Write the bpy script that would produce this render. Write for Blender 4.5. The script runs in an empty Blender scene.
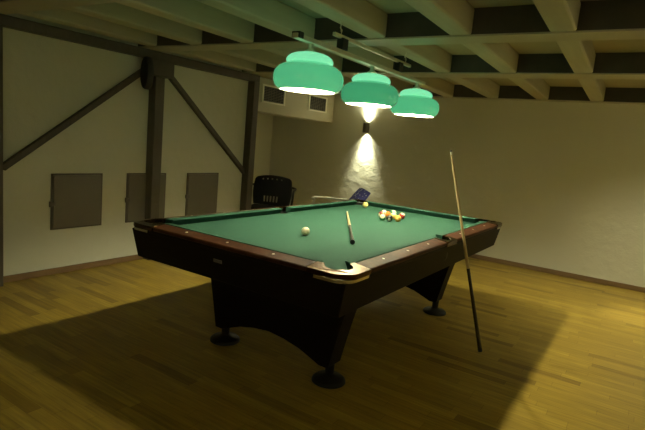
import bpy, bmesh, math, random
from mathutils import Vector, Matrix
random.seed(7)
S = bpy.context.scene
COL = S.collection

# ------------------------------------------------------------------ materials
def nt(name):
    m = bpy.data.materials.new(name); m.use_nodes = True
    n = m.node_tree; b = n.nodes['Principled BSDF']
    return m, n, b

def nd(n, typ, **kw):
    x = n.nodes.new(typ)
    for k, v in kw.items(): setattr(x, k, v)
    return x

def mat(name, col, rough=.5, metal=0., var=.0, scale=8., stretch=(1, 1, 1), bump=0., bscale=60., coat=0., spec=.5, emit=None, es=0., sheen=0.):
    m, n, b = nt(name)
    b.inputs['Roughness'].default_value = rough
    b.inputs['Metallic'].default_value = metal
    b.inputs['Specular IOR Level'].default_value = spec
    b.inputs['Coat Weight'].default_value = coat
    b.inputs['Coat Roughness'].default_value = .12
    if sheen: b.inputs['Sheen Weight'].default_value = sheen
    tc = nd(n, 'ShaderNodeTexCoord'); mp = nd(n, 'ShaderNodeMapping')
    mp.inputs['Scale'].default_value = stretch
    n.links.new(tc.outputs['Object'], mp.inputs['Vector'])
    nz = nd(n, 'ShaderNodeTexNoise'); nz.inputs['Scale'].default_value = scale; nz.inputs['Detail'].default_value = 5
    n.links.new(mp.outputs['Vector'], nz.inputs['Vector'])
    rp = nd(n, 'ShaderNodeValToRGB')
    a = [max(0, c * (1 - var)) for c in col]; c2 = [min(1, c * (1 + var)) for c in col]
    rp.color_ramp.elements[0].position = .3; rp.color_ramp.elements[1].position = .7
    rp.color_ramp.elements[0].color = (*a, 1); rp.color_ramp.elements[1].color = (*c2, 1)
    n.links.new(nz.outputs['Fac'], rp.inputs['Fac'])
    n.links.new(rp.outputs['Color'], b.inputs['Base Color'])
    if bump:
        n2 = nd(n, 'ShaderNodeTexNoise'); n2.inputs['Scale'].default_value = bscale; n2.inputs['Detail'].default_value = 4
        n.links.new(tc.outputs['Object'], n2.inputs['Vector'])
        bp = nd(n, 'ShaderNodeBump'); bp.inputs['Strength'].default_value = bump; bp.inputs['Distance'].default_value = .01
        n.links.new(n2.outputs['Fac'], bp.inputs['Height']); n.links.new(bp.outputs['Normal'], b.inputs['Normal'])
    if emit:
        b.inputs['Emission Color'].default_value = (*emit, 1); b.inputs['Emission Strength'].default_value = es
    return m

YB_PATCH = 3.58
def plaster(name, col):
    m, n, b = nt(name)
    b.inputs['Roughness'].default_value = .75; b.inputs['Specular IOR Level'].default_value = .25
    tc = nd(n, 'ShaderNodeTexCoord')
    nz = nd(n, 'ShaderNodeTexNoise'); nz.inputs['Scale'].default_value = 1.3; nz.inputs['Detail'].default_value = 4
    n.links.new(tc.outputs['Object'], nz.inputs['Vector'])
    rp = nd(n, 'ShaderNodeValToRGB')
    rp.color_ramp.elements[0].position = .3; rp.color_ramp.elements[1].position = .7
    rp.color_ramp.elements[0].color = (*[c * .96 for c in col], 1); rp.color_ramp.elements[1].color = (*col, 1)
    n.links.new(nz.outputs['Fac'], rp.inputs['Fac']); n.links.new(rp.outputs['Color'], b.inputs['Base Color'])
    a = nd(n, 'ShaderNodeTexNoise'); a.inputs['Scale'].default_value = 9; a.inputs['Detail'].default_value = 3
    c = nd(n, 'ShaderNodeTexNoise'); c.inputs['Scale'].default_value = 70; c.inputs['Detail'].default_value = 3
    n.links.new(tc.outputs['Object'], a.inputs['Vector']); n.links.new(tc.outputs['Object'], c.inputs['Vector'])
    ad = nd(n, 'ShaderNodeMath', operation='MULTIPLY_ADD'); ad.inputs[1].default_value = .15
    n.links.new(c.outputs['Fac'], ad.inputs[0]); n.links.new(a.outputs['Fac'], ad.inputs[2])
    # one rougher, hand trowelled patch below the sconce
    ds = nd(n, 'ShaderNodeVectorMath', operation='DISTANCE'); ds.inputs[1].default_value = (-1.80, YB_PATCH, .95)
    n.links.new(tc.outputs['Object'], ds.inputs[0])
    mr = nd(n, 'ShaderNodeMapRange'); mr.inputs['From Min'].default_value = .85; mr.inputs['From Max'].default_value = .30
    n.links.new(ds.outputs['Value'], mr.inputs['Value'])
    pn = nd(n, 'ShaderNodeTexNoise'); pn.inputs['Scale'].default_value = 17; pn.inputs['Detail'].default_value = 5; pn.inputs['Distortion'].default_value = 1.2
    n.links.new(tc.outputs['Object'], pn.inputs['Vector'])
    pm = nd(n, 'ShaderNodeMath', operation='MULTIPLY'); n.links.new(pn.outputs['Fac'], pm.inputs[0]); n.links.new(mr.outputs['Result'], pm.inputs[1])
    pa = nd(n, 'ShaderNodeMath', operation='MULTIPLY_ADD'); pa.inputs[1].default_value = .38
    n.links.new(pm.outputs[0], pa.inputs[0]); n.links.new(ad.outputs[0], pa.inputs[2])
    bp = nd(n, 'ShaderNodeBump'); bp.inputs['Strength'].default_value = .5; bp.inputs['Distance'].default_value = .014
    n.links.new(pa.outputs[0], bp.inputs['Height']); n.links.new(bp.outputs['Normal'], b.inputs['Normal'])
    return m

def parquet(name):
    m, n, b = nt(name); L = n.links.new
    tc = nd(n, 'ShaderNodeTexCoord'); sx = nd(n, 'ShaderNodeSeparateXYZ'); L(tc.outputs['Object'], sx.inputs[0])
    def mt(op, a, bb=None):
        q = nd(n, 'ShaderNodeMath', operation=op)
        for i, v in enumerate((a, bb)):
            if v is None: continue
            if isinstance(v, (int, float)): q.inputs[i].default_value = v
            else: L(v, q.inputs[i])
        return q.outputs[0]
    ys = mt('DIVIDE', sx.outputs['Y'], .07); row = mt('FLOOR', ys); fy = mt('FRACT', ys)
    w = nd(n, 'ShaderNodeTexWhiteNoise', noise_dimensions='1D'); L(row, w.inputs['W'])
    xs = mt('ADD', mt('DIVIDE', sx.outputs['X'], .52), mt('MULTIPLY', w.outputs['Value'], 7.3))
    cx = mt('FLOOR', xs); fx = mt('FRACT', xs)
    cb = nd(n, 'ShaderNodeCombineXYZ'); L(row, cb.inputs[0]); L(cx, cb.inputs[1])
    w2 = nd(n, 'ShaderNodeTexWhiteNoise', noise_dimensions='2D'); L(cb.outputs[0], w2.inputs['Vector'])
    rp = nd(n, 'ShaderNodeValToRGB'); e = rp.color_ramp.elements
    e[0].position = 0; e[0].color = (.25, .158, .026, 1); e[1].position = 1; e[1].color = (.47, .335, .060, 1)
    x = e.new(.12); x.color = (.36, .245, .040, 1)
    x = e.new(.7); x.color = (.42, .288, .050, 1)
    L(w2.outputs['Value'], rp.inputs['Fac'])
    mp = nd(n, 'ShaderNodeMapping'); mp.inputs['Scale'].default_value = (1.6, 26, 1); L(tc.outputs['Object'], mp.inputs['Vector'])
    g = nd(n, 'ShaderNodeTexNoise'); g.inputs['Scale'].default_value = 2.2; g.inputs['Detail'].default_value = 6; L(mp.outputs['Vector'], g.inputs['Vector'])
    gr = nd(n, 'ShaderNodeValToRGB'); gr.color_ramp.elements[0].position = .3; gr.color_ramp.elements[1].position = .68
    gr.color_ramp.elements[0].color = (.66, .63, .58, 1); gr.color_ramp.elements[1].color = (1.08, 1.06, 1.0, 1)
    L(g.outputs['Fac'], gr.inputs['Fac'])
    mx = nd(n, 'ShaderNodeMix', data_type='RGBA', blend_type='MULTIPLY'); mx.inputs['Factor'].default_value = 1
    L(rp.outputs['Color'], mx.inputs['A']); L(gr.outputs['Color'], mx.inputs['B'])
    ey = mt('MINIMUM', fy, mt('SUBTRACT', 1., fy)); ex = mt('MINIMUM', fx, mt('SUBTRACT', 1., fx))
    gap = mt('MAXIMUM', mt('LESS_THAN', ey, .014), mt('LESS_THAN', ex, .003))
    m2 = nd(n, 'ShaderNodeMix', data_type='RGBA', blend_type='MULTIPLY'); L(mt('MULTIPLY', gap, .45), m2.inputs['Factor'])
    L(mx.outputs['Result'], m2.inputs['A']); m2.inputs['B'].default_value = (.3, .22, .15, 1)
    L(m2.outputs['Result'], b.inputs['Base Color'])
    rr = nd(n, 'ShaderNodeMapRange'); rr.inputs['To Min'].default_value = .36; rr.inputs['To Max'].default_value = .52
    L(g.outputs['Fac'], rr.inputs['Value']); L(rr.outputs['Result'], b.inputs['Roughness'])
    b.inputs['Specular IOR Level'].default_value = .35
    return m

def stripe_ball(name, col, solid):
    m, n, b = nt(name); L = n.links.new
    b.inputs['Roughness'].default_value = .12; b.inputs['Coat Weight'].default_value = .5
    tc = nd(n, 'ShaderNodeTexCoord'); sx = nd(n, 'ShaderNodeSeparateXYZ'); L(tc.outputs['Object'], sx.inputs[0])
    def mt(op, a, bb):
        q = nd(n, 'ShaderNodeMath', operation=op)
        for i, v in enumerate((a, bb)):
            if isinstance(v, (int, float)): q.inputs[i].default_value = v
            else: L(v, q.inputs[i])
        return q.outputs[0]
    cap = mt('GREATER_THAN', mt('ABSOLUTE', sx.outputs['X'], 0), 0.0262)      # round number spots at +-X
    f = cap
    if not solid: f = mt('MAXIMUM', cap, mt('GREATER_THAN', mt('ABSOLUTE', sx.outputs['Z'], 0), .0185))
    mx = nd(n, 'ShaderNodeMix', data_type='RGBA'); L(f, mx.inputs['Factor'])
    mx.inputs['A'].default_value = (*col, 1); mx.inputs['B'].default_value = (.80, .70, .48, 1)
    L(mx.outputs['Result'], b.inputs['Base Color'])
    return m

def checker_fabric(name, c1, c2, scale):
    m, n, b = nt(name); b.inputs['Roughness'].default_value = .8
    tc = nd(n, 'ShaderNodeTexCoord')
    v = nd(n, 'ShaderNodeTexVoronoi'); v.inputs['Scale'].default_value = scale
    n.links.new(tc.outputs['Object'], v.inputs['Vector'])
    rp = nd(n, 'ShaderNodeValToRGB'); e = rp.color_ramp.elements
    e[0].position = .18; e[0].color = (*c2, 1); e[1].position = .34; e[1].color = (*c1, 1)
    n.links.new(v.outputs['Distance'], rp.inputs['Fac']); n.links.new(rp.outputs['Color'], b.inputs['Base Color'])
    return m

M = dict(
    wall=plaster('wall_plaster', (.71, .70, .60)),
    ceil=mat('ceiling_board', (.42, .39, .28), .8, var=.06, scale=2, bump=.15),
    joist=mat('painted_joist', (.50, .48, .37), .6, var=.07, scale=3, stretch=(6, .6, 6), bump=.15, bscale=30),
    flange=mat('painted_steel', (.46, .43, .33), .5, var=.05, scale=3),
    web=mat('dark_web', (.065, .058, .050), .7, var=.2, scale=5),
    timber=mat('dark_timber', (.088, .072, .052), .6, var=.15, scale=4, stretch=(5, 5, .8), bump=.2, bscale=40),
    hatch=mat('hatch_paint', (.155, .130, .100), .55, var=.05, scale=3),
    hatchf=mat('hatch_frame_paint', (.10, .083, .065), .55, var=.05, scale=3),
    floor=parquet('oak_parquet'),
    skirt=mat('oak_skirting', (.22, .13, .06), .5, var=.2, scale=4, stretch=(1, 1, 6)),
    duct=mat('duct_paint', (.50, .46, .34), .6, var=.03, scale=3),
    ventf=mat('vent_frame_paint', (.80, .77, .66), .5),
    grille=mat('duct_grille', (.16, .135, .105), .5),
    hole=mat('duct_dark', (.02, .018, .016), .8),
    cloth=mat('billiard_cloth', (.021, .069, .046), .9, var=.04, scale=40, bump=.08, bscale=900, spec=.15),
    wood=mat('rosewood', (.060, .023, .011), .46, var=.35, scale=5, stretch=(3, 3, 3), coat=.0, spec=.09),
    apron=mat('dark_laminate', (.0065, .0035, .0024), .58, var=.2, scale=4, stretch=(1, 1, 5), spec=.12),
    casting=mat('bronze_casting', (.060, .028, .009), .26, metal=1., var=.12, scale=12),
    trimmetal=mat('bright_trim', (.48, .43, .32), .26, metal=1.),
    rubber=mat('pocket_rubber', (.012, .011, .010), .6),
    inlay=mat('diamond_inlay', (.80, .76, .64), .3),
    black=mat('black_paint', (.012, .012, .012), .45),
    blackm=mat('black_metal', (.012, .011, .010), .45, metal=.0, spec=.25),
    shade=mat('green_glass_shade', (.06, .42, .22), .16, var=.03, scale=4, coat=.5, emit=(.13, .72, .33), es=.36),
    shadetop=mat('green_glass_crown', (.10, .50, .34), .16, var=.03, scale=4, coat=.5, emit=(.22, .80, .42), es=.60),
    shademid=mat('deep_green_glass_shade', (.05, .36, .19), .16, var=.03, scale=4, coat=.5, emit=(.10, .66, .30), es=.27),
    white=mat('white_enamel', (.88, .87, .82), .5),
    bulb=mat('glowing_bulb', (1, 1, 1), .5, emit=(1, .955, .60), es=1330.),
    bulbdim=mat('glowing_bulb_dim', (1, 1, 1), .5, emit=(1, .955, .60), es=370.),
    steel=mat('galvanised_steel', (.72, .69, .58), .38, metal=.5, var=.1, scale=9),
    sconce=mat('grey_sconce', (.20, .18, .15), .4, metal=.5),
    maple=mat('pale_maple', (.62, .46, .24), .3, var=.06, scale=10, stretch=(4, 4, .5), coat=.3),
    ferrule=mat('white_ferrule', (.85, .82, .72), .3),
    leather=mat('blue_tip', (.03, .06, .12), .8),
    butt=mat('dark_butt', (.02, .012, .010), .25, coat=.5),
    cueball=mat('ivory_resin', (.88, .80, .58), .12, coat=.5),
    yellow=mat('yellow_resin', (.80, .66, .24), .12, coat=.5),
    chairp=mat('black_resin', (.004, .003, .0045), .6, spec=.2, var=.2, scale=10),
    fabric=checker_fabric('blue_pattern', (.055, .055, .24), (.55, .55, .62), 30),
    tube=mat('pale_tube', (.62, .60, .52), .35, metal=.5),
    downring=mat('white_ring', (.7, .68, .6), .4),
)

# ------------------------------------------------------------------ builders
def slope(bm):
    # rail caps fall away towards the outside of the table
    for v in bm.verts:
        d = max(abs(v.co.x) - .6875, abs(v.co.y) - 1.3225, 0)
        v.co.z -= d * .14
    return bm

def link(name, bm, m, parent=None, smooth=False, bevel=0., seg=2, angle=35):
    bmesh.ops.recalc_face_normals(bm, faces=bm.faces[:])
    me = bpy.data.meshes.new(name); bm.to_mesh(me); bm.free()
    o = bpy.data.objects.new(name, me); COL.objects.link(o)
    for k in (m if isinstance(m, (list, tuple)) else [m]): me.materials.append(k)
    if parent is not None: o.parent = parent
    if bevel:
        b = o.modifiers.new('soft_edges', 'BEVEL'); b.width = bevel; b.segments = seg; b.limit_method = 'ANGLE'; b.angle_limit = math.radians(30)
    if smooth or bevel:
        me.polygons.foreach_set('use_smooth', [True] * len(me.polygons))
        try: me.set_sharp_from_angle(angle=math.radians(angle))
        except Exception: pass
    return o

def empty(name, label, cat, loc=(0, 0, 0), rz=0, group=None):
    o = bpy.data.objects.new(name, None); COL.objects.link(o); o.empty_display_size = .1
    o.location = loc; o.rotation_euler = (0, 0, rz)
    return tag(o, label, cat, group)

def tag(o, label, cat, group=None, kind=None):
    o['label'] = label; o['category'] = cat
    if group: o['group'] = group
    if kind: o['kind'] = kind
    return o

def struct(name, bm, m, label, cat, **kw):
    o = link(name, bm, m, **kw)
    return tag(o, label, cat, kind='structure')

def box(bm, x0, x1, y0, y1, z0, z1):
    v = [bm.verts.new((x, y, z)) for z in (z0, z1) for x, y in ((x0, y0), (x1, y0), (x1, y1), (x0, y1))]
    for f in ((3, 2, 1, 0), (4, 5, 6, 7), (0, 1, 5, 4), (1, 2, 6, 5), (2, 3, 7, 6), (3, 0, 4, 7)):
        bm.faces.new([v[i] for i in f])
    return bm

def B(*a): return box(bmesh.new(), *a)

def hexa(bm, pts):
    v = [bm.verts.new(p) for p in pts]
    for f in ((3, 2, 1, 0), (4, 5, 6, 7), (0, 1, 5, 4), (1, 2, 6, 5), (2, 3, 7, 6), (3, 0, 4, 7)):
        bm.faces.new([v[i] for i in f])
    return bm

def prism(bm, poly, z0, z1):
    a = [bm.verts.new((x, y, z0)) for x, y in poly]; b = [bm.verts.new((x, y, z1)) for x, y in poly]
    n = len(poly)
    for i in range(n): bm.faces.new((a[i], a[(i + 1) % n], b[(i + 1) % n], b[i]))
    f1 = bm.faces.new(a[::-1]); f2 = bm.faces.new(b)
    return bm

def lathe(bm, prof, seg=32, loc=(0, 0, 0), closed=False):
    rings = []
    for r, z in prof:
        if r < 1e-6: rings.append([bm.verts.new((loc[0], loc[1], loc[2] + z))])
        else: rings.append([bm.verts.new((loc[0] + r * math.cos(2 * math.pi * i / seg), loc[1] + r * math.sin(2 * math.pi * i / seg), loc[2] + z)) for i in range(seg)])
    pairs = list(zip(rings, rings[1:]))
    if closed: pairs.append((rings[-1], rings[0]))
    for a, b in pairs:
        for i in range(seg):
            j = (i + 1) % seg
            if len(a) == 1 and len(b) == 1: continue
            if len(a) == 1: bm.faces.new((a[0], b[j], b[i]))
            elif len(b) == 1: bm.faces.new((a[i], a[j], b[0]))
            else: bm.faces.new((a[i], a[j], b[j], b[i]))
    return bm

def tube(bm, pts, r, seg=10):
    pts = [Vector(p) for p in pts]; rings = []; up = None
    for i, p in enumerate(pts):
        t = (pts[min(i + 1, len(pts) - 1)] - pts[max(i - 1, 0)]).normalized()
        if up is None: up = Vector((0, 0, 1)) if abs(t.z) < .9 else Vector((1, 0, 0))
        s = t.cross(up).normalized(); up = s.cross(t).normalized()
        rr = r[i] if isinstance(r, (list, tuple)) else r
        rings.append([bm.verts.new(p + rr * (math.cos(2 * math.pi * k / seg) * s + math.sin(2 * math.pi * k / seg) * up)) for k in range(seg)])
    for a, b in zip(rings, rings[1:]):
        for i in range(seg): bm.faces.new((a[i], a[(i + 1) % seg], b[(i + 1) % seg], b[i]))
    bm.faces.new(rings[0][::-1]); bm.faces.new(rings[-1])
    return bm

def smooth_path(pts, n=8):
    P = [Vector(p) for p in pts]; out = []
    for i in range(len(P) - 1):
        p0 = P[max(i - 1, 0)]; p1 = P[i]; p2 = P[i + 1]; p3 = P[min(i + 2, len(P) - 1)]
        for k in range(n):
            t = k / n
            out.append(.5 * ((2 * p1) + (p2 - p0) * t + (2 * p0 - 5 * p1 + 4 * p2 - p3) * t * t + (3 * p1 - p0 - 3 * p2 + p3) * t ** 3))
    out.append(P[-1]); return out

# ------------------------------------------------------------------ room
XL, YB, ZC = -2.55, 3.58, 2.32
XA = -3.755
X1, Y0 = 4.3, -5.6
JB = 2.16
struct('floor', B(XA - .15, X1 + .15, Y0 - .15, YB + .15, -.1, 0), M['floor'], 'oak strip parquet floor of the whole room', 'floor')
struct('ceiling', B(XA - .15, X1 + .15, Y0 - .15, YB + .15, ZC, ZC + .1), M['ceil'], 'olive boarded ceiling above the joists', 'ceiling')
struct('wall_back', B(XA, X1, YB, YB + .15, 0, ZC), M['wall'], 'cream plaster wall behind the table carrying the sconce', 'wall')
struct('wall_left', B(XL - .15, XL, Y0, 1.67, 0, ZC), M['wall'], 'cream plaster wall with the dark timber frame and hatches', 'wall')
struct('wall_alcove', B(XA - .15, XA, 1.5, YB, 0, ZC), M['wall'], 'cream end wall of the recess behind the black chair', 'wall')
struct('wall_recess', B(XA, XL - .15, 1.52, 1.67, 0, ZC), M['wall'], 'cream return wall of the recess beside the corner post', 'wall')
struct('wall_right', B(X1, X1 + .15, Y0, YB, 0, ZC), M['wall'], 'cream plaster wall on the open side of the room', 'wall')
struct('wall_front', B(XL - .15, X1, Y0 - .15, Y0, 0, ZC), M['wall'], 'cream plaster wall facing the sconce wall', 'wall')
struct('baseboard_left', B(XL, XL + .018, Y0, 1.565, 0, .055), M['skirt'], 'low brown skirting along the hatch wall', 'baseboard', bevel=.004)
struct('baseboard_back', B(XA, X1, YB - .018, YB, 0, .06), M['skirt'], 'low brown skirting along the sconce wall', 'baseboard', bevel=.004)
struct('baseboard_alcove', B(XA, XA + .018, 1.67, YB - .018, 0, .06), M['skirt'], 'low brown skirting inside the recess', 'baseboard', bevel=.004)

# joists: one timber each, all running away from the camera
k = 0
LJ = ['last before the hatch wall', 'second from the hatch wall', 'third from the hatch wall', 'fourth from the hatch wall', 'just beyond the lamps', 'nearest the lamp rail', 'on the open side of the lamp rail', 'above the leaning cue', 'over the open floor', 'farthest from the hatch wall', 'beyond the open floor', 'along the open side']
for x0 in [1.215 - .605 * q for q in range(6, -6, -1)]:
    bm = B(0, .145, -2.2 - 3.35, 3.50, JB, ZC)
    for v in bm.verts: v.co.x += -.035 * v.co.y
    for v in bm.verts: v.co.x += x0
    if max(v.co.x for v in bm.verts) > X1 - .02: bm.free(); continue
    struct('ceiling_joist', bm, M['joist'], 'painted ceiling joist, ' + LJ[k], 'joist', bevel=.012, seg=2); k += 1

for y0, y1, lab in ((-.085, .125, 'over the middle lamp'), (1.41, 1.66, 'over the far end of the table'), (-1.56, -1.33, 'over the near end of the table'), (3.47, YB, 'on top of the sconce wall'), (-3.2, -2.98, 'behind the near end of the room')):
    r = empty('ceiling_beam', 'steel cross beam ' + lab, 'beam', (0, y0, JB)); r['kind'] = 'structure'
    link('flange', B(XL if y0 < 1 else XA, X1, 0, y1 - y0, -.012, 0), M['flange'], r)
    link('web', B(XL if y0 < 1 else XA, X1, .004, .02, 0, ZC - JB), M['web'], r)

# timber frame on the left wall
struct('wall_plate', B(XL, XL + .085, Y0, 1.67, 2.062, JB - .013), M['timber'], 'dark horizontal timber along the top of the hatch wall', 'beam', bevel=.006)
for (y0, y1, lab) in ((-1.52, -1.362, 'dark timber post at the near end of the hatch wall'), (.062, .176, 'dark timber post in front of the middle hatch'), (1.54, 1.645, 'dark timber post at the recess beside the air duct')):
    struct('timber_column', B(XL, XL + .11, y0, y1, 0, 2.061 if y0 != .062 else 1.90), M['timber'], lab, 'post', bevel=.008)
struct('column_capital', B(XL, XL + .13, -.01, .272, 1.905, 2.061), M['timber'], 'dark timber block on top of the middle post', 'post', bevel=.006)
def brace(p, q, lab):
    w = .026; dy, dz = q[0] - p[0], q[1] - p[1]; l = math.hypot(dy, dz); ny, nz = -dz / l * w, dy / l * w
    bm = bmesh.new(); x0, x1 = XL, XL + .05
    c = [(p[0] - ny, p[1] - nz), (q[0] - ny, q[1] - nz), (q[0] + ny, q[1] + nz), (p[0] + ny, p[1] + nz)]
    hexa(bm, [(x0, *a) for a in c] + [(x1, *a) for a in c])
    struct('wall_brace', bm, M['timber'], lab, 'brace', bevel=.004)
brace((-1.335, .965), (-.005, 1.955), 'dark diagonal brace above the large near hatch')
brace((.272, 1.962), (1.56, .915), 'dark diagonal brace above the hatch nearest the recess')

# hatches
for y0, y1, lab in ((-.925, -.432, 'square brown wall hatch standing clear to the near side of the posts'), (-.160, .324, 'square brown wall hatch half hidden by the middle post'), (.626, 1.114, 'square brown wall hatch between middle post and recess')):
    r = empty('wall_hatch', lab, 'hatch', (XL, (y0 + y1) / 2, .41), 0, 'wall hatches')
    w = (y1 - y0) / 2; h = .505
    bm = bmesh.new()
    box(bm, 0, .012, -w, -w + .014, 0, h); box(bm, 0, .012, w - .014, w, 0, h); box(bm, 0, .012, -w + .014, w - .014, 0, .014); box(bm, 0, .012, -w + .014, w - .014, h - .014, h)
    link('frame', bm, M['hatchf'], r)
    link('door', B(0, .018, -w + .016, w - .016, .016, h - .016), M['hatch'], r, bevel=.003)
    bm = B(.012, .032, -w - .022, -w + .03, h * .44, h * .5); box(bm, .026, .040, -w - .03, -w - .008, h * .42, h * .52)
    link('latch', bm, M['hatchf'], r, bevel=.002)

# round black speaker on the near side of the middle post
r = empty('round_speaker', 'round black speaker drum fixed beside the middle post top', 'speaker', (XL + .002, -.02, 1.912))
bm = bmesh.new(); lathe(bm, [(0, 0), (.150, 0), (.158, .010), (.158, .05), (.150, .062), (0, .062)], 40)
bmesh.ops.rotate(bm, verts=bm.verts[:], cent=(0, 0, 0), matrix=Matrix.Rotation(math.radians(90), 3, 'X'))
for v in bm.verts: v.co.x = v.co.x * .42 + .112
link('housing', bm, M['black'], r, smooth=True)
bm = bmesh.new(); lathe(bm, [(0, .066), (.13, .064), (.135, .060), (.13, .058)], 40)
bmesh.ops.rotate(bm, verts=bm.verts[:], cent=(0, 0, 0), matrix=Matrix.Rotation(math.radians(90), 3, 'X'))
for v in bm.verts: v.co.x = v.co.x * .42 + .112
link('grille', bm, M['blackm'], r, smooth=True)

# air duct box at the mouth of the recess
r = empty('air_duct', 'cream boxed air duct with two grilles above the recess', 'duct', (XL + .01, 1.70, 1.71))
yl = YB - 1.70
link('casing', B(-.40, 0, 0, yl, 0, JB - .014 - 1.71), M['duct'], r, bevel=.006)
for a, b in ((.105, .60), (1.165, 1.66)):
    f = link('vent_frame', (lambda bm: (box(bm, 0, .014, a, a + .034, .125, .36), box(bm, 0, .014, b - .034, b, .125, .36), box(bm, 0, .014, a + .034, b - .034, .125, .148), box(bm, 0, .014, a + .034, b - .034, .337, .36), bm)[-1])(bmesh.new()), M['ventf'], r, bevel=.003)
    link('vent_back', B(.0005, .003, a + .034, b - .034, .148, .337), M['hole'], f)
    bm = bmesh.new()
    for i in range(9):
        z = .155 + i * .0205
        hexa(bm, [(.002, a + .034, z + .008), (.010, a + .034, z), (.010, b - .034, z), (.002, b - .034, z + .008), (.002, a + .034, z + .010), (.010, a + .034, z + .002), (.010, b - .034, z + .002), (.002, b - .034, z + .010)])
    for i in range(1, 8):
        y = a + .034 + (b - a - .068) * i / 8; box(bm, .002, .0105, y - .002, y + .002, .148, .337)
    link('vent_slats', bm, M['grille'], f)

# ------------------------------------------------------------------ lights
WARM = (1.0, .97, .62)
def spot(name, loc, direction, energy, size, blend, radius, parent=None, color=WARM):
    l = bpy.data.lights.new(name, 'SPOT'); l.energy = energy; l.color = color; l.spot_size = math.radians(size); l.spot_blend = blend; l.shadow_soft_size = radius
    o = bpy.data.objects.new(name, l); COL.objects.link(o); o.location = loc
    o.rotation_euler = Vector(direction).to_track_quat('-Z', 'Y').to_euler()
    return o

def sconce(x, z, lab, e, y=YB, rz=0.):
    r = empty('wall_sconce', lab, 'wall lamp', (x, y, z), rz)
    bm = bmesh.new(); lathe(bm, [(.047, -.072), (.047, .072), (.043, .072), (.043, -.072)], 32, (0, -.062, 0), closed=True)
    link('housing', bm, M['sconce'], r, smooth=True, angle=40)
    link('bracket', B(-.025, .025, -.020, 0, -.035, .035), M['sconce'], r, bevel=.003)
    bm = bmesh.new(); lathe(bm, [(0, -.012), (.018, -.010), (.018, .010), (0, .012)], 20, (0, -.062, 0)); link('bulb', bm, M['white'], r, smooth=True)
    for s in (1, -1):
        d = Matrix.Rotation(rz, 3, 'Z') @ Vector((0, .10, s)); q = Matrix.Rotation(rz, 3, 'Z') @ Vector((0, -.062, 0))
        spot('sconce_light', (x + q.x, y + q.y, z + s * .035), d, e, 56, 1, .02)
        spot('sconce_light', (x + q.x, y + q.y, z + s * .035), d, e * .10, 100, 1, .015)

sconce(-1.890, 1.661, 'grey up and down wall sconce behind the pendant lamps', 105)
sconce(2.75, 1.66, 'grey up and down wall sconce at the open end of the wall', 45)
for y, lab in ((1.6, 'nearest the sconce wall'), (-.9, 'in the middle'), (-3.4, 'nearest the opposite wall')):  # unseen sconces added to raise the general light of the room
    sconce(X1, 1.66, 'added unseen fill sconce on the open side wall, ' + lab, 112, y, -math.pi / 2)
for x, lab in ((.7, 'toward the hatches'), (2.8, 'toward the open side')):  # two more out-of-view sconces, added only as fill light
    sconce(x, 1.66, 'added unseen fill sconce on the wall facing the table end, ' + lab, 110, Y0, math.pi)
# recessed ceiling spot over the open floor (just outside the frame)
r = empty('ceiling_spot', 'small white ceiling spot over the open floor', 'ceiling lamp', (2.06, 2.35, ZC))
bm = bmesh.new(); lathe(bm, [(.055, 0), (.055, -.09), (.048, -.09), (.048, -.01), (0, -.01)], 28); link('housing', bm, M['downring'], r, smooth=True, angle=40)
spot('ceiling_spot_light', (2.06, 2.35, ZC - .05), (.0, .0, -1), 78, 116, 1, .03)
spot('ceiling_spot_light', (2.06, 2.35, ZC - .05), (.0, .0, -1), 90, 30, 1, .03)

# billiard light rail
XR = .05
r = empty('lamp_rail', 'long grey metal rail carrying the three green lamps', 'rail', (XR, 0, 1.972))
link('lamp_bar', B(-.020, .020, -.98, .93, 0, .030), M['steel'], r, bevel=.004)
link('hanger_bar', B(-.012, .012, -.58, .60, .098, .122), M['steel'], r, bevel=.004)
for y in (-.468, .395):
    link('clip', B(-.024, .024, y - .035, y + .035, .031, .103), M['black'], r, bevel=.004)
link('end_clip', B(-.028, .028, -.975, -.93, .004, .040), M['black'], r, bevel=.004)
for y in (-.50, .50):
    bm = bmesh.new(); tube(bm, smooth_path([(0, y, .118), (.014, y - .012, .145), (-.012, y + .006, .165), (0, y, .187)], 5), .003, 6)
    tube(bm, [(0, y, .14), (.03, y - .06, .187)], .0025, 6)
    link('wire_hook', bm, M['steel'], r, smooth=True)

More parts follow.
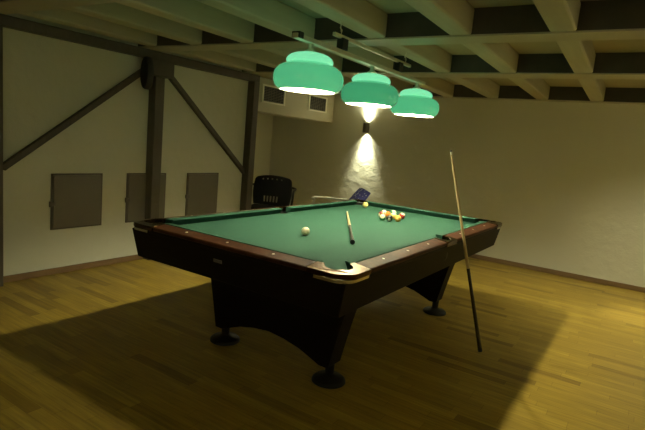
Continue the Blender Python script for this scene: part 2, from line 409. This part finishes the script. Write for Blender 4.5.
SH_LOW = [(.171, .000), (.186, .007), (.201, .022), (.209, .045), (.211, .072), (.206, .100), (.192, .124), (.170, .140), (.146, .150), (.136, .156)]
SH_TOP = [(.136, .156), (.141, .165), (.141, .176), (.134, .190), (.118, .203), (.094, .213), (.064, .220), (.036, .223), (.030, .226)]
def pendant(y, lab, first):
    r = empty('pendant_lamp', lab, 'pendant lamp', (XR, y, 1.70), 0, 'green pendant lamps')
    if first is None:
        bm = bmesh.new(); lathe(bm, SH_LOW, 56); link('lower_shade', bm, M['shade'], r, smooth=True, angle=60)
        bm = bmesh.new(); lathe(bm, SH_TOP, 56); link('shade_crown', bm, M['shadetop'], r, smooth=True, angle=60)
        bm = bmesh.new(); lathe(bm, [(a - .005, z) for a, z in SH_LOW] + [(a - .005, z - .002) for a, z in SH_TOP[1:-1]] + [(0, .218)], 48); link('reflector', bm, M['white'], r, smooth=True, angle=60)
        bm = bmesh.new(); lathe(bm, [(.171, -.0015), (.1715, .001), (.165, .001), (.165, -.0015)], 48, closed=True); link('rim', bm, M['white'], r)
        bm = bmesh.new(); lathe(bm, [(.034, .221), (.034, .232), (.020, .240), (.016, .246), (.016, .273), (0, .273)], 28); link('socket_cap', bm, M['steel'], r, smooth=True)
        bm = bmesh.new(); lathe(bm, [(.018, .217), (.018, .150), (.014, .140), (0, .140)], 20); link('socket', bm, M['white'], r, smooth=True)
        bm = bmesh.new(); lathe(bm, [(0, .072), (.018, .077), (.028, .090), (.031, .105), (.028, .118), (.020, .132), (.013, .142)], 24); link('bulb', bm, M['bulbdim'], r, smooth=True)
    else:
        for ch in first.children:
            c = ch.copy(); c.parent = r; COL.objects.link(c)
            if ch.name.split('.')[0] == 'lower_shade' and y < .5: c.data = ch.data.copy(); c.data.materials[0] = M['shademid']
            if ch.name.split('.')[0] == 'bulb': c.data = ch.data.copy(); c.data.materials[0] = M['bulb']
    return r
p0 = pendant(-.815, 'green glass pendant lamp at the near end of the rail, largest of the three', None)
pendant(-.035, 'green glass pendant lamp in the middle of the rail', p0)
pendant(.790, 'green glass pendant lamp at the far end of the rail, smallest of the three', p0)

# ------------------------------------------------------------------ pool table
HX, HY = .785, 1.417
ZT, ZB = .835, .79
T = empty('pool_table', 'large dark wood pool table with green cloth under the lamps', 'pool table')
CC, CR = (.667, 1.302), .068
SC, SR = (.704, 0), .062
def arc(c, r, a0, a1, n=14): return [(c[0] + r * math.cos(math.radians(a0 + (a1 - a0) * i / n)), c[1] + r * math.sin(math.radians(a0 + (a1 - a0) * i / n))) for i in range(n + 1)]
# bed with pocket cut-outs
bx, by = .69, 1.325
def quad():   # boundary in +x,+y quadrant from (side pocket) to (0, by)
    pts = arc(SC, SR, 180, math.degrees(math.pi - math.acos(min(1, (SC[0] - bx) / SR))), 8)
    ax = math.degrees(math.acos((bx - CC[0]) / CR)); ay = math.degrees(math.asin((by - CC[1]) / CR))
    pts += arc(CC, CR, -ax, -ax - (360 - ax - (180 - ay)) + 0, 14) if False else arc(CC, CR, 360 - ax, 180 - ay, 14)
    return pts
q = quad()
poly = q + [(-x, y) for x, y in q[::-1]] + [(-x, -y) for x, y in q] + [(x, -y) for x, y in q[::-1]]
cl = []
for pt in poly:
    if not cl or (Vector(pt) - Vector(cl[-1])).length > 1e-5: cl.append(pt)
if (Vector(cl[0]) - Vector(cl[-1])).length < 1e-5: cl.pop()
bm = prism(bmesh.new(), cl, ZB - .03, ZB); link('playing_bed', bm, M['cloth'], T)
link('underframe', B(-.60, .60, -1.23, 1.23, .615, ZB - .031), M['black'], T)

# cushions
def cushion(length0, length1, back0, back1, fn):
    # along-axis coordinates at nose and at the back; fn(a, d, z) -> point; d = distance from the nose
    prof = [(0, .8295), (.003, .8325), (.012, .834), (.052, ZT), (.052, ZB + .0005), (.030, ZB + .0005), (.006, .8215)]
    bm = bmesh.new(); A = []; C = []
    for d, z in prof:
        t = d / .052
        A.append(bm.verts.new(fn(length0 + (back0 - length0) * t, d, z))); C.append(bm.verts.new(fn(length1 + (back1 - length1) * t, d, z)))
    n = len(prof)
    for i in range(n): bm.faces.new((A[i], A[(i + 1) % n], C[(i + 1) % n], C[i]))
    bm.faces.new(A[::-1]); bm.faces.new(C)
    return link('cushion', bm, M['cloth'], T)
for s in (1, -1):
    cushion(-.555, .555, -.577, .577, lambda a, d, z, s=s: (a, s * (1.27 + d), z))
    for t in (1, -1):
        cushion(.066, 1.19, .054, 1.212, lambda a, d, z, s=s, t=t: (s * (.635 + d), t * a, z))

# wooden rail caps with diamond inlays
zc0 = .811
def cap(x0, x1, y0, y1, dots):
    c = link('rail_cap', slope(B(x0, x1, y0, y1, zc0, ZT)), M['wood'], T, bevel=.009, seg=3)
    for x, y in dots:
        bm = slope(prism(bmesh.new(), [(x + .0075 * math.cos(a * math.pi / 8), y + .0075 * math.sin(a * math.pi / 8)) for a in range(16)], ZT - .002, ZT + .0008))
        link('diamond_inlay', bm, M['inlay'], c)
dl = .732; ds = 1.366
for s in (1, -1):
    y = sorted((s * 1.3225, s * HY))
    cap(-.555, .555, y[0], y[1], [(k * .3175, s * ds) for k in (-1, 0, 1)])
    x = sorted((s * .6875, s * HX))
    for t in (1, -1):
        yy = sorted((t * .098, t * 1.19))
        cap(x[0], x[1], yy[0], yy[1], [(s * dl, t * k * .3175) for k in (1, 2, 3)])

def mir(poly, sx, sy): return [(x * sx, y * sy) for x, y in poly]
corner_poly = [(HX + .002, 1.191)] + arc((HX - .088, HY - .088), .090, 0, 90, 10) + [(.556, HY + .002), (.556, 1.3235), (.600, 1.3235)] + arc(CC, CR + .001, 161, -71, 18) + [(.6885, 1.232), (.6885, 1.191)]
side_poly = [(HX + .002, -.097), (HX + .002, .097), (.6885, .097), (.6885, .066)] + arc(SC, SR + .001, 104, -104, 16) + [(.6885, -.066), (.6885, -.097)]
def casting(name, poly, z0):
    bm = slope(prism(bmesh.new(), poly, z0, ZT + .0015))
    return link(name, bm, M['casting'], T, bevel=.012, seg=4)
for sx in (1, -1):
    for sy in (1, -1):
        casting('corner_casting', mir(corner_poly, sx, sy), .812)
        # bright metal skirt under the casting, following its rounded outside
        path = [(HX - .002, 1.20)] + arc((HX - .090, HY - .090), .088, 0, 90, 10) + [(.60, HY - .002)]
        inner = [(HX - .016, 1.20)] + arc((HX - .090, HY - .090), .074, 0, 90, 10) + [(.60, HY - .016)]
        link('corner_skirt', prism(bmesh.new(), mir(path + inner[::-1], sx, sy), .780, .795), M['trimmetal'], T)
        bm = bmesh.new(); lathe(bm, [(.067, .792), (.070, .760), (.066, .700), (.045, .668), (0, .660), (0, .656), (.048, .664), (.070, .697), (.074, .760), (.071, .793)], 28, (sx * CC[0], sy * CC[1], 0))
        for v in list(bm.verts): pass
        link('pocket', bm, M['rubber'], T, smooth=True)
    casting('side_casting', mir(side_poly, sx, 1), .802)
    bm = bmesh.new(); lathe(bm, [(.061, .792), (.058, .700), (.040, .668), (0, .660), (0, .656), (.044, .664), (.060, .697), (.063, .793)], 28, (sx * (SC[0] - .006), 0, 0))
    link('pocket', bm, M['rubber'], T, smooth=True)

# sloping aprons, mitred at the corners
ox, oy, zt_ = .768, 1.399, .782
ux, uy, zb_ = .733, 1.374, .606
th = .022
for s in (1, -1):
    P = [(ux - th, -uy + th, zb_), (ux, -uy, zb_), (ux, uy, zb_), (ux - th, uy - th, zb_), (ox - th, -oy + th, zt_), (ox, -oy, zt_), (ox, oy, zt_), (ox - th, oy - th, zt_)]
    link('side_apron', hexa(bmesh.new(), [(s * x, y, z) for x, y, z in P]), M['apron'], T, bevel=.004)
    P = [(-ux + th, uy - th, zb_), (ux - th, uy - th, zb_), (ux, uy, zb_), (-ux, uy, zb_), (-ox + th, oy - th, zt_), (ox - th, oy - th, zt_), (ox, oy, zt_), (-ox, oy, zt_)]
    link('end_apron', hexa(bmesh.new(), [(x, s * y, z) for x, y, z in P]), M['apron'], T, bevel=.004)
# rail backing between aprons and caps
bm = bmesh.new()
for s in (1, -1):
    x = sorted((s * .752, s * (HX - .017))); box(bm, x[0], x[1], -1.20, 1.20, .781, .7995)
    y = sorted((s * 1.385, s * (HY - .017))); box(bm, -.60, .60, y[0], y[1], .781, .7995)
link('rail_backing', bm, M['apron'], T)
# small plate in the middle of the near end apron
yp = lambda z: -(uy + (oy - uy) * (z - zb_) / (zt_ - zb_))
hexp = [(-.068, yp(.712) - .004, .712), (-.008, yp(.712) - .004, .712), (-.008, yp(.712) + .001, .712), (-.068, yp(.712) + .001, .712), (-.068, yp(.73) - .004, .73), (-.008, yp(.73) - .004, .73), (-.008, yp(.73) + .001, .73), (-.068, yp(.73) + .001, .73)]
link('name_plate', hexa(bmesh.new(), hexp), M['sconce'], T)

# pedestals with arched undersides and disc feet
half = [(.0, .208), (.12, .196), (.24, .170), (.33, .136), (.39, .112), (.452, .112), (.470, .20), (.492, .30), (.522, .43), (.570, .600)]
prof = half + [(-x, z) for x, z in half[::-1][:-1]]
for s in (1, -1):
    bm = bmesh.new(); y0, y1 = (.80, .95)
    a = [bm.verts.new((x, s * y0, z)) for x, z in prof]; b = [bm.verts.new((x, s * y1, z)) for x, z in prof]
    n = len(prof)
    for i in range(n): bm.faces.new((a[i], a[(i + 1) % n], b[(i + 1) % n], b[i]))
    bm.faces.new(a[::-1]); bm.faces.new(b)
    pd = link('pedestal', bm, M['apron'], T, bevel=.006)
    for sx in (1, -1):
        bm = bmesh.new(); lathe(bm, [(0, .114), (.028, .114), (.027, .050), (.040, .040), (.085, .030), (.100, .018), (.102, .004), (.098, 0), (0, 0)], 36, (sx * .425, s * .875, 0))
        link('foot', bm, M['blackm'], pd, smooth=True, angle=50)
link('pedestal_beam', B(-.10, .10, -.80, .80, .52, .614), M['black'], T)

# ------------------------------------------------------------------ balls
R_ = .0286
def sphere():
    bm = bmesh.new(); bmesh.ops.create_uvsphere(bm, u_segments=32, v_segments=20, radius=R_); return bm
def ball(name, m, x, y, lab, grp, rot=(0, 0, 0)):
    o = link(name, sphere(), m, smooth=True, angle=180); o.location = (x, y, ZB + R_ + .0004); o.rotation_euler = rot
    return tag(o, lab, 'ball', grp)
ball('cue_ball', M['cueball'], .009, -.646, 'ivory cue ball alone on the cloth nearest the near rail', 'balls on the cloth')
ball('billiard_ball', M['yellow'], -.500, 1.118, 'yellow ball alone beside the far corner pocket', 'balls on the cloth')
cl = [  # x, y, colour, solid, label, rot
    [-.120, .770, (.55, .06, .05), False, 'white ball with red band at the hatch side of the ball cluster', (.3, .2, .4)],
    [.000, .500, (.03, .22, .09), False, 'green banded ball at the cluster corner toward the cue ball', (.9, .1, .3)],
    [-.085, .650, (.22, .025, .025), True, 'dark red ball at the hatch side edge of the cluster', (.0, .0, 1.2)],
    [-.055, .715, (.70, .22, .04), True, 'orange ball in the middle of the cluster', (0, .3, .9)],
    [.060, .515, (.012, .012, .012), True, 'black ball with white spot at the front of the cluster', (0, .2, -1.2)],
    [-.070, .860, (.08, .28, .14), False, 'white ball with pale green band at the back of the cluster', (.2, .5, 0)],
    [.012, .690, (.80, .55, .14), False, 'cream ball with yellow band behind the front orange ball', (.2, .1, .3)],
    [.105, .585, (.85, .45, .10), True, 'bright orange yellow ball at the front of the cluster', (0, .1, .1)],
    [.055, .775, (.40, .04, .04), False, 'white topped maroon ball at the open side of the cluster', (.2, .25, .5)],
    [-.040, .590, (.30, .10, .03), True, 'brown ball between the green and dark red balls', (0, .1, 1.3)],
]
for _ in range(400):
    for i in range(len(cl)):
        for j in range(i):
            dx, dy = cl[i][0] - cl[j][0], cl[i][1] - cl[j][1]; d = math.hypot(dx, dy)
            if d < .0579:
                k = (.0581 - d) / 2 / d
                cl[i][0] += dx * k; cl[i][1] += dy * k; cl[j][0] -= dx * k; cl[j][1] -= dy * k
for i, (x, y, c, solid, lab, rot) in enumerate(cl):
    ball('billiard_ball', stripe_ball('ball_%d' % i, c, solid), x, y, lab, 'balls on the cloth', rot)

# ------------------------------------------------------------------ cues
def cue(base, tip, lab):
    base, tip = Vector(base), Vector(tip); L = (tip - base).length
    r = empty('pool_cue', lab, 'cue', base); r.rotation_mode = 'QUATERNION'
    r.rotation_quaternion = Vector((0, 0, 1)).rotation_difference((tip - base).normalized())
    rad = lambda z: .0155 + (.0064 - .0148) * (z / L) ** .85
    def seg(name, z0, z1, m, n=8):
        bm = bmesh.new(); zs = [z0 + (z1 - z0) * i / n for i in range(n + 1)]
        lathe(bm, [(0, z0)] + [(rad(z), z) for z in zs] + [(0, z1)], 18); return link(name, bm, m, r, smooth=True, angle=50)
    seg('bumper', 0, .018, M['rubber'], 2); seg('butt', .018, .62, M['butt']); seg('shaft', .62, L - .032, M['maple']); seg('ferrule', L - .032, L - .012, M['ferrule'], 2); seg('tip', L - .012, L, M['leather'], 2)
    w = r
    return r
b0 = Vector((1.003, .279, .006)); c0 = Vector((HX + .014, .205, .808))
d0 = (c0 - b0).normalized()
cue(b0, b0 + d0 * 1.475, 'pool cue leaning upright against the side of the table, butt on the floor')
t0 = Vector((-.400, .590, ZB + .0090)); t1 = Vector((.352, -.618, ZB + .0165))
cue(t1, t0, 'pool cue lying flat on the green cloth beside the cue ball')

# ------------------------------------------------------------------ chairs
def armchair(loc, rz, lab, back_mat, frame_mat, tilt, holes, w=.27, zt=.84, af=-.23):
    """front faces local -Y"""
    r = empty('garden_chair', lab, 'chair', loc, rz)
    hs = .41
    bm = bmesh.new(); prism(bm, [(-w + .02, -.24), (w - .02, -.24), (w - .01, .0), (w - .04, .20), (-w + .04, .20), (-w + .01, .0)], hs, hs + .03)
    link('seat', bm, back_mat, r, bevel=.010)
    by = .20; bh = zt - hs - .03
    def bp(u, v, d):  # u across -1..1, v up 0..1
        wd = w * (.92 + .08 * math.sin(v * math.pi)) if v < .9 else w * (.92 + .08 * math.sin(v * math.pi)) * (1 - .10 * ((v - .9) / .1) ** 2)
        crown = .035 * (1 - u * u) * v
        return Vector((u * wd, by + tilt * v * bh + d - .04 * (1 - u * u) + .03, hs + .03 + v * (bh - .035) + crown))
    bm = bmesh.new(); NU, NV = 24, 20; skip = set()
    if holes:
        for i in range(NU):
            for j in range(NV):
                if j == NV - 3 and i in (5, 8, 11, 14, 17): skip.add((i, j))
                if 2 <= j <= 5 and i in (7, 9, 11, 13, 15): skip.add((i, j))
    g = {}
    def V(i, j, s):
        if (i, j, s) not in g: g[(i, j, s)] = bm.verts.new(bp(-1 + 2 * i / NU, j / NV, s * .016))
        return g[(i, j, s)]
    cells = {(i, j) for i in range(NU) for j in range(NV)} - skip
    for (i, j) in cells:
        bm.faces.new((V(i, j, 0), V(i + 1, j, 0), V(i + 1, j + 1, 0), V(i, j + 1, 0)))
        bm.faces.new((V(i, j, 1), V(i, j + 1, 1), V(i + 1, j + 1, 1), V(i + 1, j, 1)))
        for (a, b, n) in (((i, j), (i + 1, j), (i, j - 1)), ((i + 1, j), (i + 1, j + 1), (i + 1, j)), ((i + 1, j + 1), (i, j + 1), (i, j + 1)), ((i, j + 1), (i, j), (i - 1, j))):
            if n not in cells: bm.faces.new((V(*a, 0), V(*a, 1), V(*b, 1), V(*b, 0)))
    link('backrest', bm, back_mat, r, smooth=True, angle=50)
    za = .70
    for s in (1, -1):
        x = s * (w + .07)
        pts = smooth_path([(s * (w - .005), by + tilt * (za - hs) - .0, za + .01), (x, .08, za + .012), (x, .5 * af, za), (x, af + .03, za - .03), (x, af, za - .12), (x - s * .02, af, hs + .02)], 6)
        bm = bmesh.new(); tube(bm, pts, .015, 10); link('armrest', bm, frame_mat, r, smooth=True)
        bm = bmesh.new(); tube(bm, [(s * (w - .04), -.21, hs + .005), (s * (w + .005), -.26, 0)], [.017, .014], 12); link('leg', bm, frame_mat, r, smooth=True)
        bm = bmesh.new(); tube(bm, [(s * (w - .06), .17, hs + .005), (s * (w - .01), .27, 0)], [.017, .014], 12); link('leg', bm, frame_mat, r, smooth=True)
    return r
armchair((-2.525, 2.10, 0), math.radians(30), 'black resin armchair with pierced back standing at the recess', M['chairp'], M['chairp'], .16, True, w=.28, zt=.86)
armchair((-1.43, 1.68, 0), math.radians(-42), 'armchair with blue patterned back and pale arms behind the far corner', M['fabric'], M['tube'], .75, False, w=.23, zt=.885, af=-.01)

# ------------------------------------------------------------------ camera
f, yaw, pitch, roll = 504.666, .568419, -.1464847, .0910000
cam = bpy.data.cameras.new('camera'); cam.sensor_fit = 'HORIZONTAL'; cam.sensor_width = 36; cam.lens = f / 645 * 36; cam.clip_start = .05
co = bpy.data.objects.new('camera', cam); COL.objects.link(co)
cy, sy = math.cos(yaw), math.sin(yaw)
fw = Vector((-sy * math.cos(pitch), cy * math.cos(pitch), math.sin(pitch))); rt = Vector((cy, sy, 0)); up = rt.cross(fw)
c_, s_ = math.cos(roll), math.sin(roll)
r2 = c_ * rt + s_ * up; u2 = -s_ * rt + c_ * up
mw = Matrix((r2, u2, -fw)).transposed().to_4x4(); mw.translation = (1.85082, -3.34083, 1.41730)
co.matrix_world = mw; S.camera = co

w = bpy.data.worlds.new('world'); w.use_nodes = True; S.world = w
w.node_tree.nodes['Background'].inputs['Color'].default_value = (1, .85, .55, 1); w.node_tree.nodes['Background'].inputs['Strength'].default_value = .02
vs = S.view_settings; vs.view_transform = 'Standard'; vs.look = 'None'; vs.gamma = 1; vs.use_curve_mapping = False
vs.exposure = .65
S.cycles.sample_clamp_indirect = 8
S.cycles.max_bounces = 10; S.cycles.diffuse_bounces = 8
